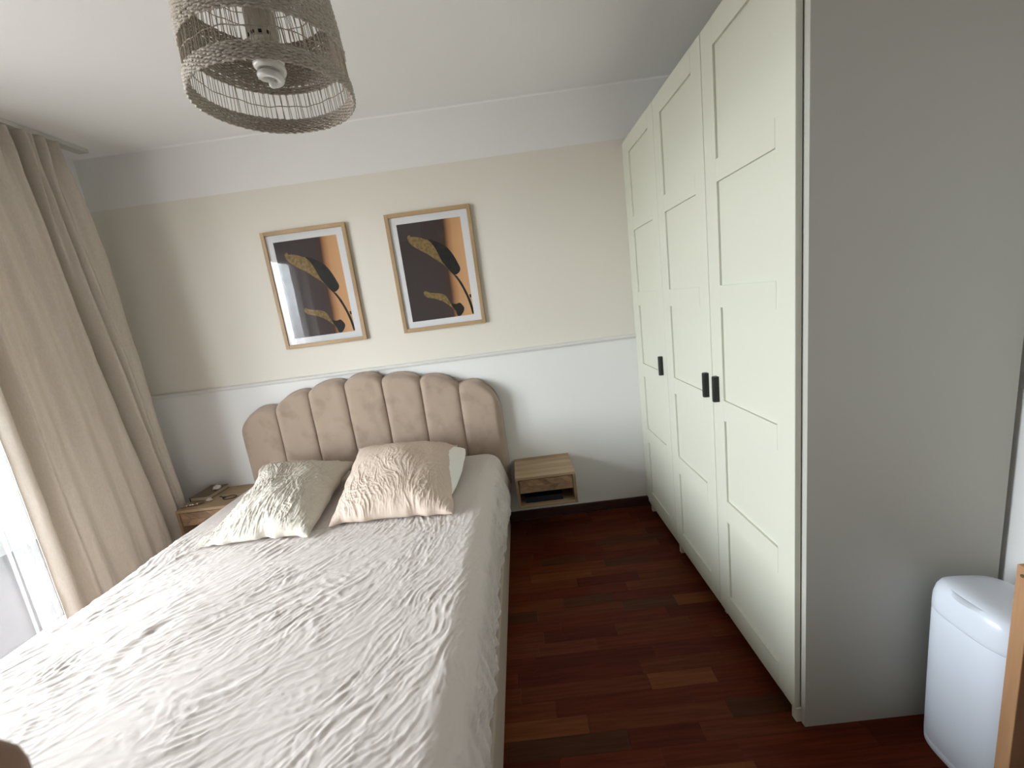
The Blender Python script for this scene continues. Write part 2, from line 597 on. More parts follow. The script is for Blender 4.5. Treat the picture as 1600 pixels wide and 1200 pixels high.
# ================================================================== WARDROBE
H, ZBOT = 2.323, 0.05
YD = [-0.045, -0.545, -1.045, -1.545]
wr = thing('wardrobe', (0.3, -0.8, 0), 'tall cream wardrobe with three panelled doors and black handles along the right wall', 'wardrobe')
bm = bmesh.new()
for yy in (-0.045 - 0.018, -0.545 - 0.009, -1.045 - 0.009, -1.545):
    add_box(bm, (0.022, yy, 0.0), (0.60, yy + 0.018, H - 0.004), 0.001, 1)
add_box(bm, (0.60, -1.545, 0.0), (0.606, -0.045, H - 0.004))
bm_obj('carcass', bm, M['wardrobe_shaded'], wr)
box('top_board', (0.0225, -1.545, H - 0.02), (0.60, -0.063, H), M['wardrobe'], wr)
box('bottom_board', (0.05, -1.545, 0.055), (0.60, -0.063, 0.073), M['wardrobe_shaded'], wr)
box('plinth', (0.06, -1.53, 0.0), (0.075, -0.063, 0.055), M['wardrobe'], wr)
box('filler_strip', (0.004, -0.044, ZBOT + 0.015), (0.022, -0.001, H), M['wardrobe'], wr, 0.001)
box('cover_panel', (0.020, -1.5655, 0.0), (0.606, -1.5475, H), M['wardrobe_shaded'], wr, 0.0012)
for yy in (-0.10, -0.575, -1.535):
    box('foot', (0.004, yy - 0.012, 0.0), (0.03, yy + 0.012, ZBOT + 0.004), M['wardrobe'], wr, 0.002)
PZ = [(1.889, 2.241), (1.458, 1.815), (1.020, 1.378), (0.595, 0.938), (0.147, 0.503)]
for k in range(3):
    ya, yb = YD[k] - 0.002, YD[k + 1] + 0.002
    s0, s1 = ya - 0.083, yb + 0.083
    zc = [ZBOT] + [z for p in sorted(PZ) for z in p] + [H]
    V, Fq = [], []
    xf, xr, xb = 0.0, 0.009, 0.019
    bm = bmesh.new()
    # stiles and rails (panels recessed 5 mm between them)
    add_box(bm, (xf, s0, ZBOT), (xb, ya, H), 0.0012, 1)
    add_box(bm, (xf, yb, ZBOT), (xb, s1, H), 0.0012, 1)
    for a, b in zip(zc[0::2], zc[1::2]):
        add_box(bm, (xf, s1, a), (xb, s0, b), 0.0)
    d = bm_obj('door', bm, M['wardrobe'], wr)
    for (a, b) in PZ:
        box('panel', (xr, s1 - 0.002, a - 0.002), (xb - 0.004, s0 + 0.002, b + 0.002), M['wardrobe'], d)
    hy = (-0.478, -1.004, -1.090)[k]
    bm = bmesh.new()
    pr = [(0, -0.0115), (-0.014, -0.0115), (-0.021, -0.007), (-0.0235, 0.001), (-0.021, 0.0075), (-0.016, 0.0105), (0, 0.0115)]
    zl = [(1.008, 0.94), (1.011, 1.0), (1.107, 1.0), (1.110, 0.94)]
    rings = [[bm.verts.new((px * s, hy - py, z)) for (px, py) in pr] for (z, s) in zl]
    for r0, r1 in zip(rings[:-1], rings[1:]):
        for i in range(len(pr)):
            j = (i + 1) % len(pr)
            bm.faces.new((r0[i], r0[j], r1[j], r1[i]))
    bm.faces.new(rings[0][::-1])
    bm.faces.new(rings[-1])
    bmesh.ops.recalc_face_normals(bm, faces=bm.faces)
    bm_obj('handle', bm, M['black'], d)

# ================================================================== BED
bed = thing('bed', (-1.76, -1.1, 0), 'double bed with beige velvet scalloped headboard and upholstered base', 'bed')
# base
bm = bmesh.new()
add_box(bm, (-2.575, -2.12, 0.012), (-0.956, -0.105, 0.212), 0.012, 3)
for v in bm.verts:
    if v.co.x > -1.5:
        v.co.x -= 0.019 * (-v.co.y)
bm_obj('bed_base', bm, M['base_cloth'], bed)
for lx in (-2.5, -1.05):
    for ly in (-2.02, -0.2):
        bm = bmesh.new()
        add_box(bm, (lx - 0.03, ly - 0.03, 0.0), (lx + 0.03, ly + 0.03, 0.02), 0.004)
        bm_obj('leg', bm, M['dark_gap'], bed)
# headboard with seven sewn channels
hb = box('headboard', (-2.60, -0.04, 0.21), (-0.945, -0.016, 0.90), M['velvet'], bed, 0.008)
xs = [-2.632, -2.360, -2.129, -1.888, -1.648, -1.407, -1.168, -0.914]
zv = [0.80, 1.036, 1.110, 1.137, 1.133, 1.102, 1.036, 0.80]
bul = [0, 0.038, 0.036, 0.046, 0.032, 0.036, 0]
nu, nv = 33, 50
for k in range(7):
    xa, xb = xs[k], xs[k + 1]
    u = np.linspace(0, 1, nu)
    u = 0.5 - 0.5 * np.cos(PI * u) if k in (0, 6) else 0.5 + 0.5 * np.sin(PI * (u - 0.5)) * 0.6 + (u - 0.5) * 0.4
    if k in (0, 6):
        s = u if k == 6 else 1 - u
        zt = 0.80 + (zv[1] - 0.80) * np.clip(1 - s ** 3.4, 0, 1) ** 0.48 + 0.012 * np.sin(PI * np.clip(s * 1.4, 0, 1))
    else:
        zt = zv[k] + (zv[k + 1] - zv[k]) * u + bul[k] * (1 - (2 * u - 1) ** 2) ** 0.8
    X = xa + (xb - xa) * u
    z0 = 0.30
    v = np.linspace(0, 1, nv) ** 0.75
    Zg = z0 + (zt[:, None] - z0) * v[None, :]
    dtop = (zt[:, None] - Zg)
    r = 0.042
    roll = np.sqrt(np.clip(1 - (1 - np.clip(dtop / r, 0, 1)) ** 2, 0, 1))
    e = np.minimum(u, 1 - u) * (xb - xa)
    puff = np.sqrt(np.clip(1 - (1 - np.clip(e / 0.045, 0, 1)) ** 2, 0, 1))
    if k in (0, 6):
        s = u if k == 6 else 1 - u
        eo = (1 - s) * (xb - xa)
        side = np.sqrt(np.clip(1 - (1 - np.clip(eo / 0.05, 0, 1)) ** 2, 0, 1))
        puff = np.where(s > 0.5, side, puff)
        base = np.where(s > 0.5, 0.0, 1.0)
    else:
        base = np.ones(nu)
    dep = np.where(base > 0.5, 0.072 + 0.020 * puff, 0.092 * puff)
    Yg = -0.014 - dep[:, None] * (0.06 + 0.94 * roll)
    Yg += 0.0015 * vnoise(nu, nv, 6)
    Vf = np.stack([np.broadcast_to(X[:, None], Zg.shape), Yg, Zg], -1).reshape(-1, 3)
    Vb = Vf.copy()
    Vb[:, 1] = -0.013
    Ff = grid_faces(nu, nv)
    # rim closing
    idx = np.arange(nu * nv).reshape(nu, nv)
    loop = np.concatenate([idx[:, 0], idx[-1, 1:], idx[-2::-1, -1], idx[0, -2:0:-1]])
    nl = len(loop)
    N_ = nu * nv
    rim = np.stack([loop, np.roll(loop, -1), np.roll(loop, -1) + N_, loop + N_], -1)
    me = mesh_np('headboard_channel', np.concatenate([Vf, Vb]), np.concatenate([Ff, Ff[:, ::-1] + N_, rim]), True)
    o = link('headboard_channel', me, M['velvet'], hb)

# --- fitted sheet
x0s, x1s, zt_, zlow = -2.566, -0.962, 0.572, 0.215
rl, rr = 0.045, 0.10
step = 0.0044
# cross-section polyline (x,z) by arc length
cs = [(x0s, zlow + 0.06)]
for i in range(13):
    a = PI - PI / 2 * i / 12
    cs.append((x0s + rl + rl * math.cos(a), zt_ - rl + rl * math.sin(a)))
for i in range(19):
    a = PI / 2 - PI / 2 * i / 18
    cs.append((x1s - rr + rr * math.cos(a), zt_ - rr * 0.8 + rr * 0.8 * math.sin(a)))
cs.append((x1s + 0.006, zlow))
cs = np.array(cs)
seg = np.linalg.norm(np.diff(cs, axis=0), axis=1)
arc = np.concatenate([[0], np.cumsum(seg)])
S = np.arange(0, arc[-1], step)
cx = np.interp(S, arc, cs[:, 0])
cz = np.interp(S, arc, cs[:, 1])
Yh, Yft = -0.108, -2.13
Yv = np.arange(Yh, Yft, -step)
nu, nv = len(S), len(Yv)
Xg = np.broadcast_to(cx[:, None], (nu, nv)).copy()
Zg = np.broadcast_to(cz[:, None], (nu, nv)).copy()
Yg = np.broadcast_to(Yv[None, :], (nu, nv)).copy()
# crown of the mattress, drop at head and foot
dh = (Yh - Yg)
rh = 0.06
Zg -= np.where(dh < rh, rh - np.sqrt(np.clip(rh ** 2 - (rh - dh) ** 2, 0, None)), 0)
df_ = (Yg - Yft)
rf = 0.09
drop = np.where(df_ < rf, rf - np.sqrt(np.clip(rf ** 2 - (rf - df_) ** 2, 0, None)), 0)
Zg = np.maximum(Zg - drop * 2.2, zlow)
# right side follows the base, hem flares near the head
side_r = sm(S, arc[-1] - 0.42, arc[-1] - 0.30)[:, None]
Xg -= 0.019 * (-Yg) * sm(Xg, -1.3, -0.96)
Xg += 0.042 * sm(Yg, -1.0, -0.35) * np.exp(-((Zg - 0.32) / 0.13) ** 2) * side_r
# soft lumps
Zg += 0.0025 * vnoise(nu, nv, 60) * (1 - side_r)
# direction field of the creases (world x,y on the top)
ctrl = np.array([(-2.5, -1.35, .12, .30), (-2.5, -1.9, .2, .25), (-2.5, -0.6, .05, .3), (-1.95, -1.85, .30, .14), (-1.57, -1.45, .235, .25), (-1.55, -1.8, .40, .12),
                 (-1.25, -1.80, .06, .2), (-1.07, -1.6, -.02, .4), (-1.1, -1.0, -.06, .35), (-1.6, -1.1, .18, .3), (-2.0, -1.1, .17, .3), (-1.3, -1.3, .05, .3),
                 (-1.2, -2.05, .3, .2), (-1.7, -2.05, .4, .1), (-2.2, -2.0, .3, .2), (-2.0, -1.5, .2, .22)])
wx = np.zeros((nu, nv))
wy = np.zeros((nu, nv))
wsum = np.zeros((nu, nv))
for (ax, ay, dx, dy) in ctrl:
    wgt = 1 / (((Xg - ax) ** 2 + (Yg - ay) ** 2) + 0.01) ** 1.5
    l = math.hypot(dx, dy)
    wx += wgt * dx / l
    wy += wgt * dy / l
    wsum += wgt
wx /= wsum
wy /= wsum
ang = np.arctan2(wy, wx) + 0.22 * vnoise(nu, nv, 55) + 0.20 * vnoise(nu, nv, 22)
ang2 = ang + 0.55 * vnoise(nu, nv, 30) + 0.35 * vnoise(nu, nv, 12)
# on the hanging side the creases run down and along
down = sm(S, arc[-1] - 0.36, arc[-1] - 0.26)[:, None]
adn = 2.05 + 0.35 * vnoise(nu, nv, 45)
ang = ang * (1 - down) + adn * down
ang2 = ang2 * (1 - down) + adn * down


def patchy(cell, lo=-0.6, hi=0.9):
    return sm(vnoise(nu, nv, cell), lo, hi)


L1 = lic(np.cos(ang), -np.sin(ang), 20, 2.4)
L2 = lic(np.cos(ang), -np.sin(ang), 44, 4.5)
L3 = lic(np.cos(ang2), -np.sin(ang2), 16, 2.4)
L4 = lic(np.cos(ang2), -np.sin(ang2), 10, 1.6)
wr1 = (creases(L1, 0.9) * 0.0024 * (0.4 + patchy(26)) + creases(L2, 0.75) * 0.0044 * patchy(34) + creases(L3, 0.9) * 0.0026 * (0.3 + patchy(20))
       + 0.0005 * L4 + 0.0012 * crumple_f(nu, nv, 9))
amp = 0.8 + 0.35 * vnoise(nu, nv, 50)
amp *= 1 - 0.80 * sm(Yg, -0.85, -0.62) * (1 - down)           # smooth, stretched cloth by the pillows
amp *= 1 - 0.2 * sm(Xg, -1.4, -1.1) * (1 - down)
disp = wr1 * np.clip(amp, 0.1, 1.4) * (1 + 0.5 * down)
# faint ring pressed in the cloth
wob = vnoise(nu, nv, 40)
brk = 0.25 + 0.75 * sm(vnoise(nu, nv, 30), -0.7, 0.5)
for (cx_, cy_, ra, rb, h, a0) in ((-1.95, -1.54, 0.22, 0.15, 0.0070, 3.7), (-1.84, -1.67, 0.22, 0.11, 0.0035, 4.6)):
    q_ = np.sqrt(((Xg - cx_) / ra) ** 2 + ((Yg - cy_) / rb) ** 2) + 0.10 * wob
    an = np.arctan2((Yg - cy_) / rb, (Xg - cx_) / ra)
    m_ = sm(np.cos(an - a0), -0.25, 0.7) * brk
    disp += h * m_ * (np.exp(-((q_ - 1.08) / 0.08) ** 2) - 0.9 * np.exp(-((q_ - 0.93) / 0.07) ** 2)) * (1 - down)
# gathers at the hem
hem = sm(S, arc[-1] - 0.18, arc[-1] - 0.03)[:, None]
disp += down * 0.0045 * np.sin(Yg * 34 + 2.5 * vnoise(nu, nv, 45) - (S[:, None] - arc[-1]) * 9)
disp += down * 0.0025 * np.sin(Yg * 81 + 3.0 * vnoise(nu, nv, 40) - (S[:, None] - arc[-1]) * 16)
disp += hem * 0.006 * (vnoise(nu, nv, 22) * 0.6 + 0.5 * np.sin(Yg * 60 + 3 * vnoise(nu, nv, 40)))
Xg -= hem * 0.010
# normals of the cross-section
tx, tz = np.gradient(cx), np.gradient(cz)
ln = np.hypot(tx, tz)
nx, nz = -tz / ln, tx / ln
Xg += disp * nx[:, None]
Zg += disp * nz[:, None]
ix = np.arange(nu * nv).reshape(nu, nv)
under = np.stack([ix[0, :-1], ix[0, 1:], ix[-1, 1:], ix[-1, :-1]], -1)
h_ = np.arange(nu // 2 - 1)
head_cap = np.stack([ix[h_, 0], ix[h_ + 1, 0], ix[nu - 2 - h_, 0], ix[nu - 1 - h_, 0]], -1)[:, ::-1]
foot_cap = np.stack([ix[h_, -1], ix[h_ + 1, -1], ix[nu - 2 - h_, -1], ix[nu - 1 - h_, -1]], -1)
me = mesh_np('fitted_sheet', np.stack([Xg, Yg, Zg], -1).reshape(-1, 3), np.concatenate([grid_faces(nu, nv)[:, ::-1], under[:, ::-1], head_cap[:, ::-1], foot_cap[:, ::-1]]), True)
me.set_sharp_from_angle(angle=1.4)
tag(link('fitted_sheet', me, M['sheet']), 'pale crumpled fitted sheet covering the mattress of the double bed', 'bed sheet')


# --- pillows
def pillow(c, thick, seed, nu=230, nv=200, rnd=0.0, wr=0.004, droop=0.0, dirang=1.2, floor_z=0.583, pw=0.42, tail=None, twist=0.0, left_in=0.0, mask=None):
    """c: FL, FR, BR, BL corner points; top and bottom sheets meeting at the seam"""
    r = np.random.default_rng(seed)
    FL, FR, BR, BL = [np.array(p, float) for p in c]
    u = np.linspace(0, 1, nu)
    v = np.linspace(0, 1, nv)
    Ug, Vg = np.meshgrid(u, v, indexing='ij')
    # seams are slightly concave between the corners
    a, b = 2 * Ug - 1, 2 * Vg - 1
    uu = 0.5 + 0.5 * a * np.sqrt(1 - rnd * b * b) + 0.028 * np.sin(PI * Vg) * -a
    vv_ = 0.5 + 0.5 * b * np.sqrt(1 - rnd * a * a) + 0.028 * np.sin(PI * Ug) * -b
    uu = uu + left_in * np.sin(PI * Vg) * (1 - Ug) ** 2
    uu = uu + 0.010 * vnoise(nu, nv, 22, r) * np.abs(a) ** 6
    vv_ = vv_ + 0.012 * vnoise(nu, nv, 20, r) * np.abs(b) ** 6
    P = ((1 - uu) * (1 - vv_))[..., None] * FL + (uu * (1 - vv_))[..., None] * FR + (uu * vv_)[..., None] * BR + ((1 - uu) * vv_)[..., None] * BL
    n_ = np.cross(FR - FL + BR - BL, BL - FL + BR - FR)
    n_ /= np.linalg.norm(n_)
    prof = (np.clip(1 - a ** 2, 0, 1) ** pw) * (np.clip(1 - b ** 2, 0, 1) ** pw)
    if tail is not None:      # flat empty corner of the case
        tu, tv, tr = tail
        prof *= sm(np.hypot((Ug - tu) * 1.0, (Vg - tv) * 1.1), 0.02, tr)
    an = dirang + 0.55 * vnoise(nu, nv, 60, r) + 0.30 * vnoise(nu, nv, 26, r)
    if callable(twist):
        an = an + twist(Ug, Vg)
    du, dv = np.cos(an), np.sin(an)
    an2 = an + 0.8 * vnoise(nu, nv, 34, r)
    an3 = an + 1.1 + 0.8 * vnoise(nu, nv, 40, r)
    L1 = lic(du, dv, 26, 3.0, r)
    L2 = lic(np.cos(an2), np.sin(an2), 40, 6.0, r)
    L3 = lic(np.cos(an3), np.sin(an3), 18, 3.5, r)
    L4 = lic(np.cos(an2), np.sin(an2), 14, 1.8, r)
    pt = sm(vnoise(nu, nv, 36, r), -1.0, 0.7)
    pt2 = sm(vnoise(nu, nv, 30, r), -0.4, 1.0)
    W = (creases(L1, 1.0) * (0.35 + 0.65 * pt) + creases(L2, 0.9) * (0.5 + 0.8 * pt2) + creases(L3, 1.0) * 0.7 * pt2 + 0.10 * L4 + 0.5 * crumple_f(nu, nv, 30, r) + 0.25 * crumple_f(nu, nv, 12, r)) * wr
    edge = np.clip(np.minimum(np.minimum(Ug, 1 - Ug), np.minimum(Vg, 1 - Vg)) / 0.05, 0, 1)
    W = W * (0.6 + 0.4 * edge) * (0.75 + 0.3 * np.clip(1 + vnoise(nu, nv, 40, r), 0, 2))
    if mask is not None:
        W = W * mask(Ug, Vg)
    rim = np.exp(-edge * 3) * 0.004 * vnoise(nu, nv, 11, r)
    lump = 0.010 * vnoise(nu, nv, 60, r) * prof
    top = P + n_ * ((thick * 0.62) * prof + lump + rim)[..., None]
    tn = np.cross(np.gradient(top, axis=0), np.gradient(top, axis=1))
    tn /= np.linalg.norm(tn, axis=-1)[..., None] + 1e-9
    tn *= np.sign((tn @ n_))[..., None]
    top = top + tn * (W * np.clip(edge * 3, 0, 1))[..., None]
    bot = P - n_ * ((thick * 0.38) * prof)[..., None] + n_ * (rim)[..., None]
    top[..., 2] = np.maximum(top[..., 2], floor_z + 0.004)
    bot[..., 2] = np.maximum(bot[..., 2], floor_z)
    # close along the rim
    for A in (bot,):
        A[0], A[-1] = top[0], top[-1]
        A[:, 0], A[:, -1] = top[:, 0], top[:, -1]
    N_ = nu * nv
    Fq = grid_faces(nu, nv)
    return np.concatenate([top.reshape(-1, 3), bot.reshape(-1, 3)]), np.concatenate([Fq, Fq[:, ::-1] + N_])


def pillow_obj(name, VF, m_, parent=None):
    me = mesh_np(name, VF[0], VF[1], True)
    o = link(name, me, m_, parent)
    bm = bmesh.new()
    bm.from_mesh(me)
    bmesh.ops.remove_doubles(bm, verts=bm.verts, dist=0.00005)
    bm.to_mesh(me)
    bm.free()
    me.polygons.foreach_set('use_smooth', np.ones(len(me.polygons), bool))
    return o


pa = thing('pillow', (-2.12, -0.6, 0.576), 'crumpled cream pillow on the left side of the bed, with a long empty corner', 'pillow', 'pillows on the bed')
pillow_obj('pillow_case', pillow([(-2.375, -0.965, 0.584), (-1.80, -0.985, 0.590), (-1.855, -0.27, 0.660), (-2.47, -0.22, 0.695)], 0.20, 3, wr=0.0050, dirang=1.15, tail=(0, 0, 0.45), pw=0.48, left_in=0.17), M['pillow_cream'], pa)
pb = thing('pillow', (-1.46, -0.55, 0.576), 'blush pink pillow on the right side of the bed, white filling showing', 'pillow', 'pillows on the bed')
pillow_obj('pillow_case', pillow([(-1.735, -0.905, 0.586), (-1.150, -0.945, 0.592), (-1.205, -0.235, 0.675), (-1.830, -0.215, 0.725)], 0.21, 8, wr=0.0036, dirang=1.5, pw=0.46,
                                 twist=lambda u, v: (u - 0.5) * -0.9, mask=lambda u, v: 0.30 + 0.85 * sm(1 - v + 0.25 * (0.5 - u), 0.3, 0.75)), M['pillow_pink'], pb)
ins = pillow_obj('pillow_filling', pillow([(-1.56, -0.80, 0.600), (-1.150, -0.845, 0.600), (-1.115, -0.24, 0.672), (-1.56, -0.29, 0.70)], 0.12, 5, nu=70, nv=70, wr=0.0015, pw=0.5, rnd=0.32), M['pillow_white'], pb)
ins['label'] = 'white filling pillow showing at the open side'

# ================================================================== NIGHTSTANDS
def clip_poly(poly, x0, x1, z0, z1):
    def cut(P, f):
        out = []
        for i in range(len(P)):
            a, b = P[i], P[(i + 1) % len(P)]
            fa, fb = f(a), f(b)
            if fa >= 0:
                out.append(a)
            if (fa >= 0) != (fb >= 0):
                t = fa / (fa - fb)
                out.append((a[0] + (b[0] - a[0]) * t, a[1] + (b[1] - a[1]) * t))
        return out
    for f in (lambda p: p[0] - x0, lambda p: x1 - p[0], lambda p: p[1] - z0, lambda p: z1 - p[1]):
        poly = cut(poly, f)
        if len(poly) < 3:
            return []
    return poly


def nightstand(x0, x1, ztop, label):
    yb, yf, h, t = -0.002, -0.322, 0.203, 0.017
    zb = ztop - h
    nsd = thing('nightstand', ((x0 + x1) / 2, -0.16, zb), label, 'nightstand', 'floating nightstands beside the bed')
    box('top_panel', (x0, yf - 0.001, ztop - t), (x1, yb, ztop), M['mango'], nsd, 0.0015)
    box('bottom_panel', (x0 + t, yf, zb), (x1 - t, yb, zb + t), M['mango'], nsd, 0.001)
    box('side_panel', (x0, yf, zb), (x0 + t, yb, ztop - t), M['mango_in'], nsd, 0.001)
    box('side_panel', (x1 - t, yf, zb), (x1, yb, ztop - t), M['mango_in'], nsd, 0.001)
    box('back_panel', (x0 + t, yb - 0.01, zb + t), (x1 - t, yb, ztop - t), M['mango_in'], nsd)
    dx0, dx1, dz1 = x0 + t + 0.005, x1 - t - 0.004, ztop - t - 0.004
    dz0 = dz1 - 0.084
    bm = bmesh.new()
    add_box(bm, (dx0, yf + 0.006, dz0), (dx1, yf + 0.020, dz1))
    add_box(bm, (dx0 + 0.004, yf + 0.02, dz0 + 0.003), (dx0 + 0.014, yb - 0.02, dz1 - 0.01))
    add_box(bm, (dx1 - 0.014, yf + 0.02, dz0 + 0.003), (dx1 - 0.004, yb - 0.02, dz1 - 0.01))
    add_box(bm, (dx0 + 0.014, yf + 0.02, dz0 + 0.003), (dx1 - 0.014, yb - 0.02, dz0 + 0.009))
    dr = bm_obj('drawer', bm, M['mango_in'], nsd)
    zm, hh, sw = (dz0 + dz1) / 2, (dz1 - dz0) / 2, 0.046
    k = -3
    while dx0 + k * sw < dx1 + hh:
        xa = dx0 + k * sw + 0.016
        for s in (1, -1):
            P = [(xa, zm), (xa + sw, zm), (xa + sw - hh, zm + s * hh), (xa - hh, zm + s * hh)]
            if s < 0:
                P = P[::-1]
            P = clip_poly(P, dx0, dx1, dz0, dz1)
            if len(P) < 3:
                continue
            c = np.mean(P, 0)
            dy = random.uniform(0.0, 0.0012)
            bm = bmesh.new()
            f0 = [bm.verts.new((c[0] + (p[0] - c[0]) * 0.975, yf + 0.0035 - dy, c[1] + (p[1] - c[1]) * 0.975)) for p in P]
            f1 = [bm.verts.new((p[0], yf + 0.006, p[1])) for p in P]
            bm.faces.new(f0)
            for i in range(len(P)):
                j = (i + 1) % len(P)
                bm.faces.new((f0[i], f1[i], f1[j], f0[j]))
            bmesh.ops.recalc_face_normals(bm, faces=bm.faces)
            bm_obj('veneer_piece', bm, M['veneer'], dr)
        k += 1
    return zb + t


zsh = nightstand(-0.879, -0.511, 0.449, 'light wood floating nightstand between the bed and the wardrobe')
nightstand(-2.980, -2.640, 0.508, 'light wood floating nightstand beside the curtain, half hidden behind the bed')

# dark book in the open shelf of the right nightstand
bk = thing('book', (-0.70, -0.17, zsh), 'dark navy book lying in the open shelf of the right nightstand', 'book')
R2 = Matrix.Rotation(0.03, 3, 'Z')
bm = bmesh.new()
add_box(bm, (-0.833, -0.292, zsh + 0.0005), (-0.598, -0.06, zsh + 0.0045), 0.001, 1)
add_box(bm, (-0.833, -0.292, zsh + 0.034), (-0.598, -0.06, zsh + 0.038), 0.001, 1)
add_box(bm, (-0.833, -0.292, zsh + 0.0045), (-0.829, -0.06, zsh + 0.034), 0.0)
bm_obj('cover', bm, M['navy'], bk)
box('page_block', (-0.829, -0.288, zsh + 0.0045), (-0.602, -0.064, zsh + 0.034), M['navy'], bk)

# things on the left nightstand
ZT = 0.508
bk = thing('book', (-2.91, -0.11, ZT), 'brown paperback book with cream pages lying on the left nightstand', 'book')
cosb, sinb = math.cos(-0.04), math.sin(-0.04)


def rb(lo, hi, bev=0.0):
    bm = bmesh.new()
    add_box(bm, lo, hi, bev, 1)
    bmesh.ops.rotate(bm, cent=(-2.91, -0.11, 0), matrix=Matrix.Rotation(-0.05, 3, 'Z'), verts=bm.verts)
    return bm


bm_obj('page_block', rb((-2.970, -0.198, ZT + 0.0025), (-2.856, -0.016, ZT + 0.024)), M['pages'], bk)
bm_obj('back_cover', rb((-2.974, -0.202, ZT + 0.0003), (-2.851, -0.012, ZT + 0.0024), 0.0005), M['cover'], bk)
bm_obj('front_cover', rb((-2.974, -0.202, ZT + 0.0241), (-2.851, -0.012, ZT + 0.0265), 0.0005), M['cover'], bk)
bm_obj('spine', rb((-2.9765, -0.202, ZT + 0.0003), (-2.9741, -0.012, ZT + 0.0265)), M['cover'], bk)


def crumple(name, c, rad, seed, m_):
    r = random.Random(seed)
    bm = bmesh.new()
    bmesh.ops.create_icosphere(bm, subdivisions=3, radius=1)
    from mathutils import noise as mn
    for v in bm.verts:
        d = v.co.normalized()
        k = 0.75 + 0.45 * mn.noise(d * 2.3 + Vector((seed, 0, 0))) + 0.3 * abs(mn.noise(d * 5 + Vector((0, seed, 0))))
        v.co = Vector((d.x * rad[0], d.y * rad[1], d.z * rad[2])) * k
        v.co += Vector(c)
    zmin = c[2] - rad[2] * 0.8
    for v in bm.verts:
        v.co.z = max(v.co.z, zmin)
    return bm_obj(name, bm, m_, None)


tag(crumple('crumpled_wrapper', (-2.866, -0.095, ZT + 0.0268 + 0.013), (0.030, 0.022, 0.016), 2, M['wrapper']), 'crumpled clear wrapper lying on the corner of the brown book', 'wrapper')
tag(crumple('crumpled_tissue', (-2.835, -0.222, ZT + 0.0098), (0.022, 0.016, 0.012), 5, M['wrapper']), 'small crumpled scrap in front of the brown book', 'scrap')
br = thing('bracelet', (-2.89, -0.27, ZT), 'bracelet with shiny metal beads at the front edge of the left nightstand', 'bracelet')
t_ = np.linspace(0, 1, 24)
pts = np.stack([-2.965 + 0.11 * t_, -0.293 + 0.05 * t_ + 0.006 * np.sin(t_ * 7), ZT + 0.0042 + 0.0 * t_], -1)
me = mesh_np('strap', *tube(pts, 0.0040, 8), smooth=True)
link('strap', me, M['strap'], br)
for t in (0.25, 0.42, 0.56, 0.78):
    p = pts[int(t * 23)]
    bm = bmesh.new()
    bmesh.ops.create_uvsphere(bm, u_segments=14, v_segments=10, radius=0.0068)
    for v in bm.verts:
        v.co = v.co + Vector(p) + Vector((0, 0, 0.003))
    bm_obj('bead', bm, M['silver'], br, True)
t_ = np.linspace(0, 1, 60)
ph = t_ * 2 * PI * 1.12 + 2.6
ringp = np.stack([-2.713 + 0.040 * np.cos(ph), -0.205 + 0.028 * np.sin(ph), ZT + 0.0032 + 0.003 * (t_ > 0.9)], -1)
tailp = np.stack([np.linspace(-2.80, ringp[0, 0], 24)[:-1], np.linspace(-0.175, ringp[0, 1], 24)[:-1] + 0.004 * np.sin(np.linspace(0, 9, 23)), np.full(23, ZT + 0.0032)], -1)
me = mesh_np('looped_cord', *tube(np.concatenate([tailp, ringp]), 0.0028, 8), smooth=True)
tag(link('looped_cord', me, M['dark_cord']), 'thin dark cord curled into a loop on the left nightstand', 'cord')

# ================================================================== PICTURES
def print_mat():
    m = bpy.data.materials.new('print_background')
    m.use_nodes = True
    n = m.node_tree
    b = n.nodes['Principled BSDF']
    b.inputs['Roughness'].default_value = 0.6
    b.inputs['Specular IOR Level'].default_value = 0.2
    t = n.nodes.new('ShaderNodeTexCoord')
    s = n.nodes.new('ShaderNodeSeparateXYZ')
    n.links.new(t.outputs['Object'], s.inputs[0])
    # soft printed edge, its position drifting a little with height
    nz = n.nodes.new('ShaderNodeTexNoise')
    nz.inputs['Scale'].default_value = 3
    n.links.new(t.outputs['Object'], nz.inputs[0])
    ma = n.nodes.new('ShaderNodeMath')
    ma.operation = 'MULTIPLY_ADD'
    n.links.new(s.outputs['Z'], ma.inputs[0])
    ma.inputs[1].default_value = -0.04
    n.links.new(s.outputs['X'], ma.inputs[2])
    mb = n.nodes.new('ShaderNodeMath')
    mb.operation = 'MULTIPLY_ADD'
    n.links.new(nz.outputs[0], mb.inputs[0])
    mb.inputs[1].default_value = 0.03
    n.links.new(ma.outputs[0], mb.inputs[2])
    r = n.nodes.new('ShaderNodeValToRGB')
    els = r.color_ramp.elements
    els[0].position = 0.0
    els[0].color = (0.055, 0.043, 0.043, 1)
    els[1].position = 1.0
    els[1].color = (0.72, 0.42, 0.21, 1)
    for p, c in ((0.62, (0.062, 0.043, 0.040, 1)), (0.685, (0.075, 0.038, 0.025, 1)), (0.735, (0.40, 0.19, 0.08, 1)), (0.80, (0.62, 0.35, 0.17, 1))):
        e = els.new(p)
        e.color = c
    mr_ = n.nodes.new('ShaderNodeMapRange')
    mr_.inputs[1].default_value = 0.0
    mr_.inputs[2].default_value = 0.44
    n.links.new(mb.outputs[0], mr_.inputs[0])
    n.links.new(mr_.outputs[0], r.inputs[0])
    n.links.new(r.outputs[0], b.inputs['Base Color'])
    return m


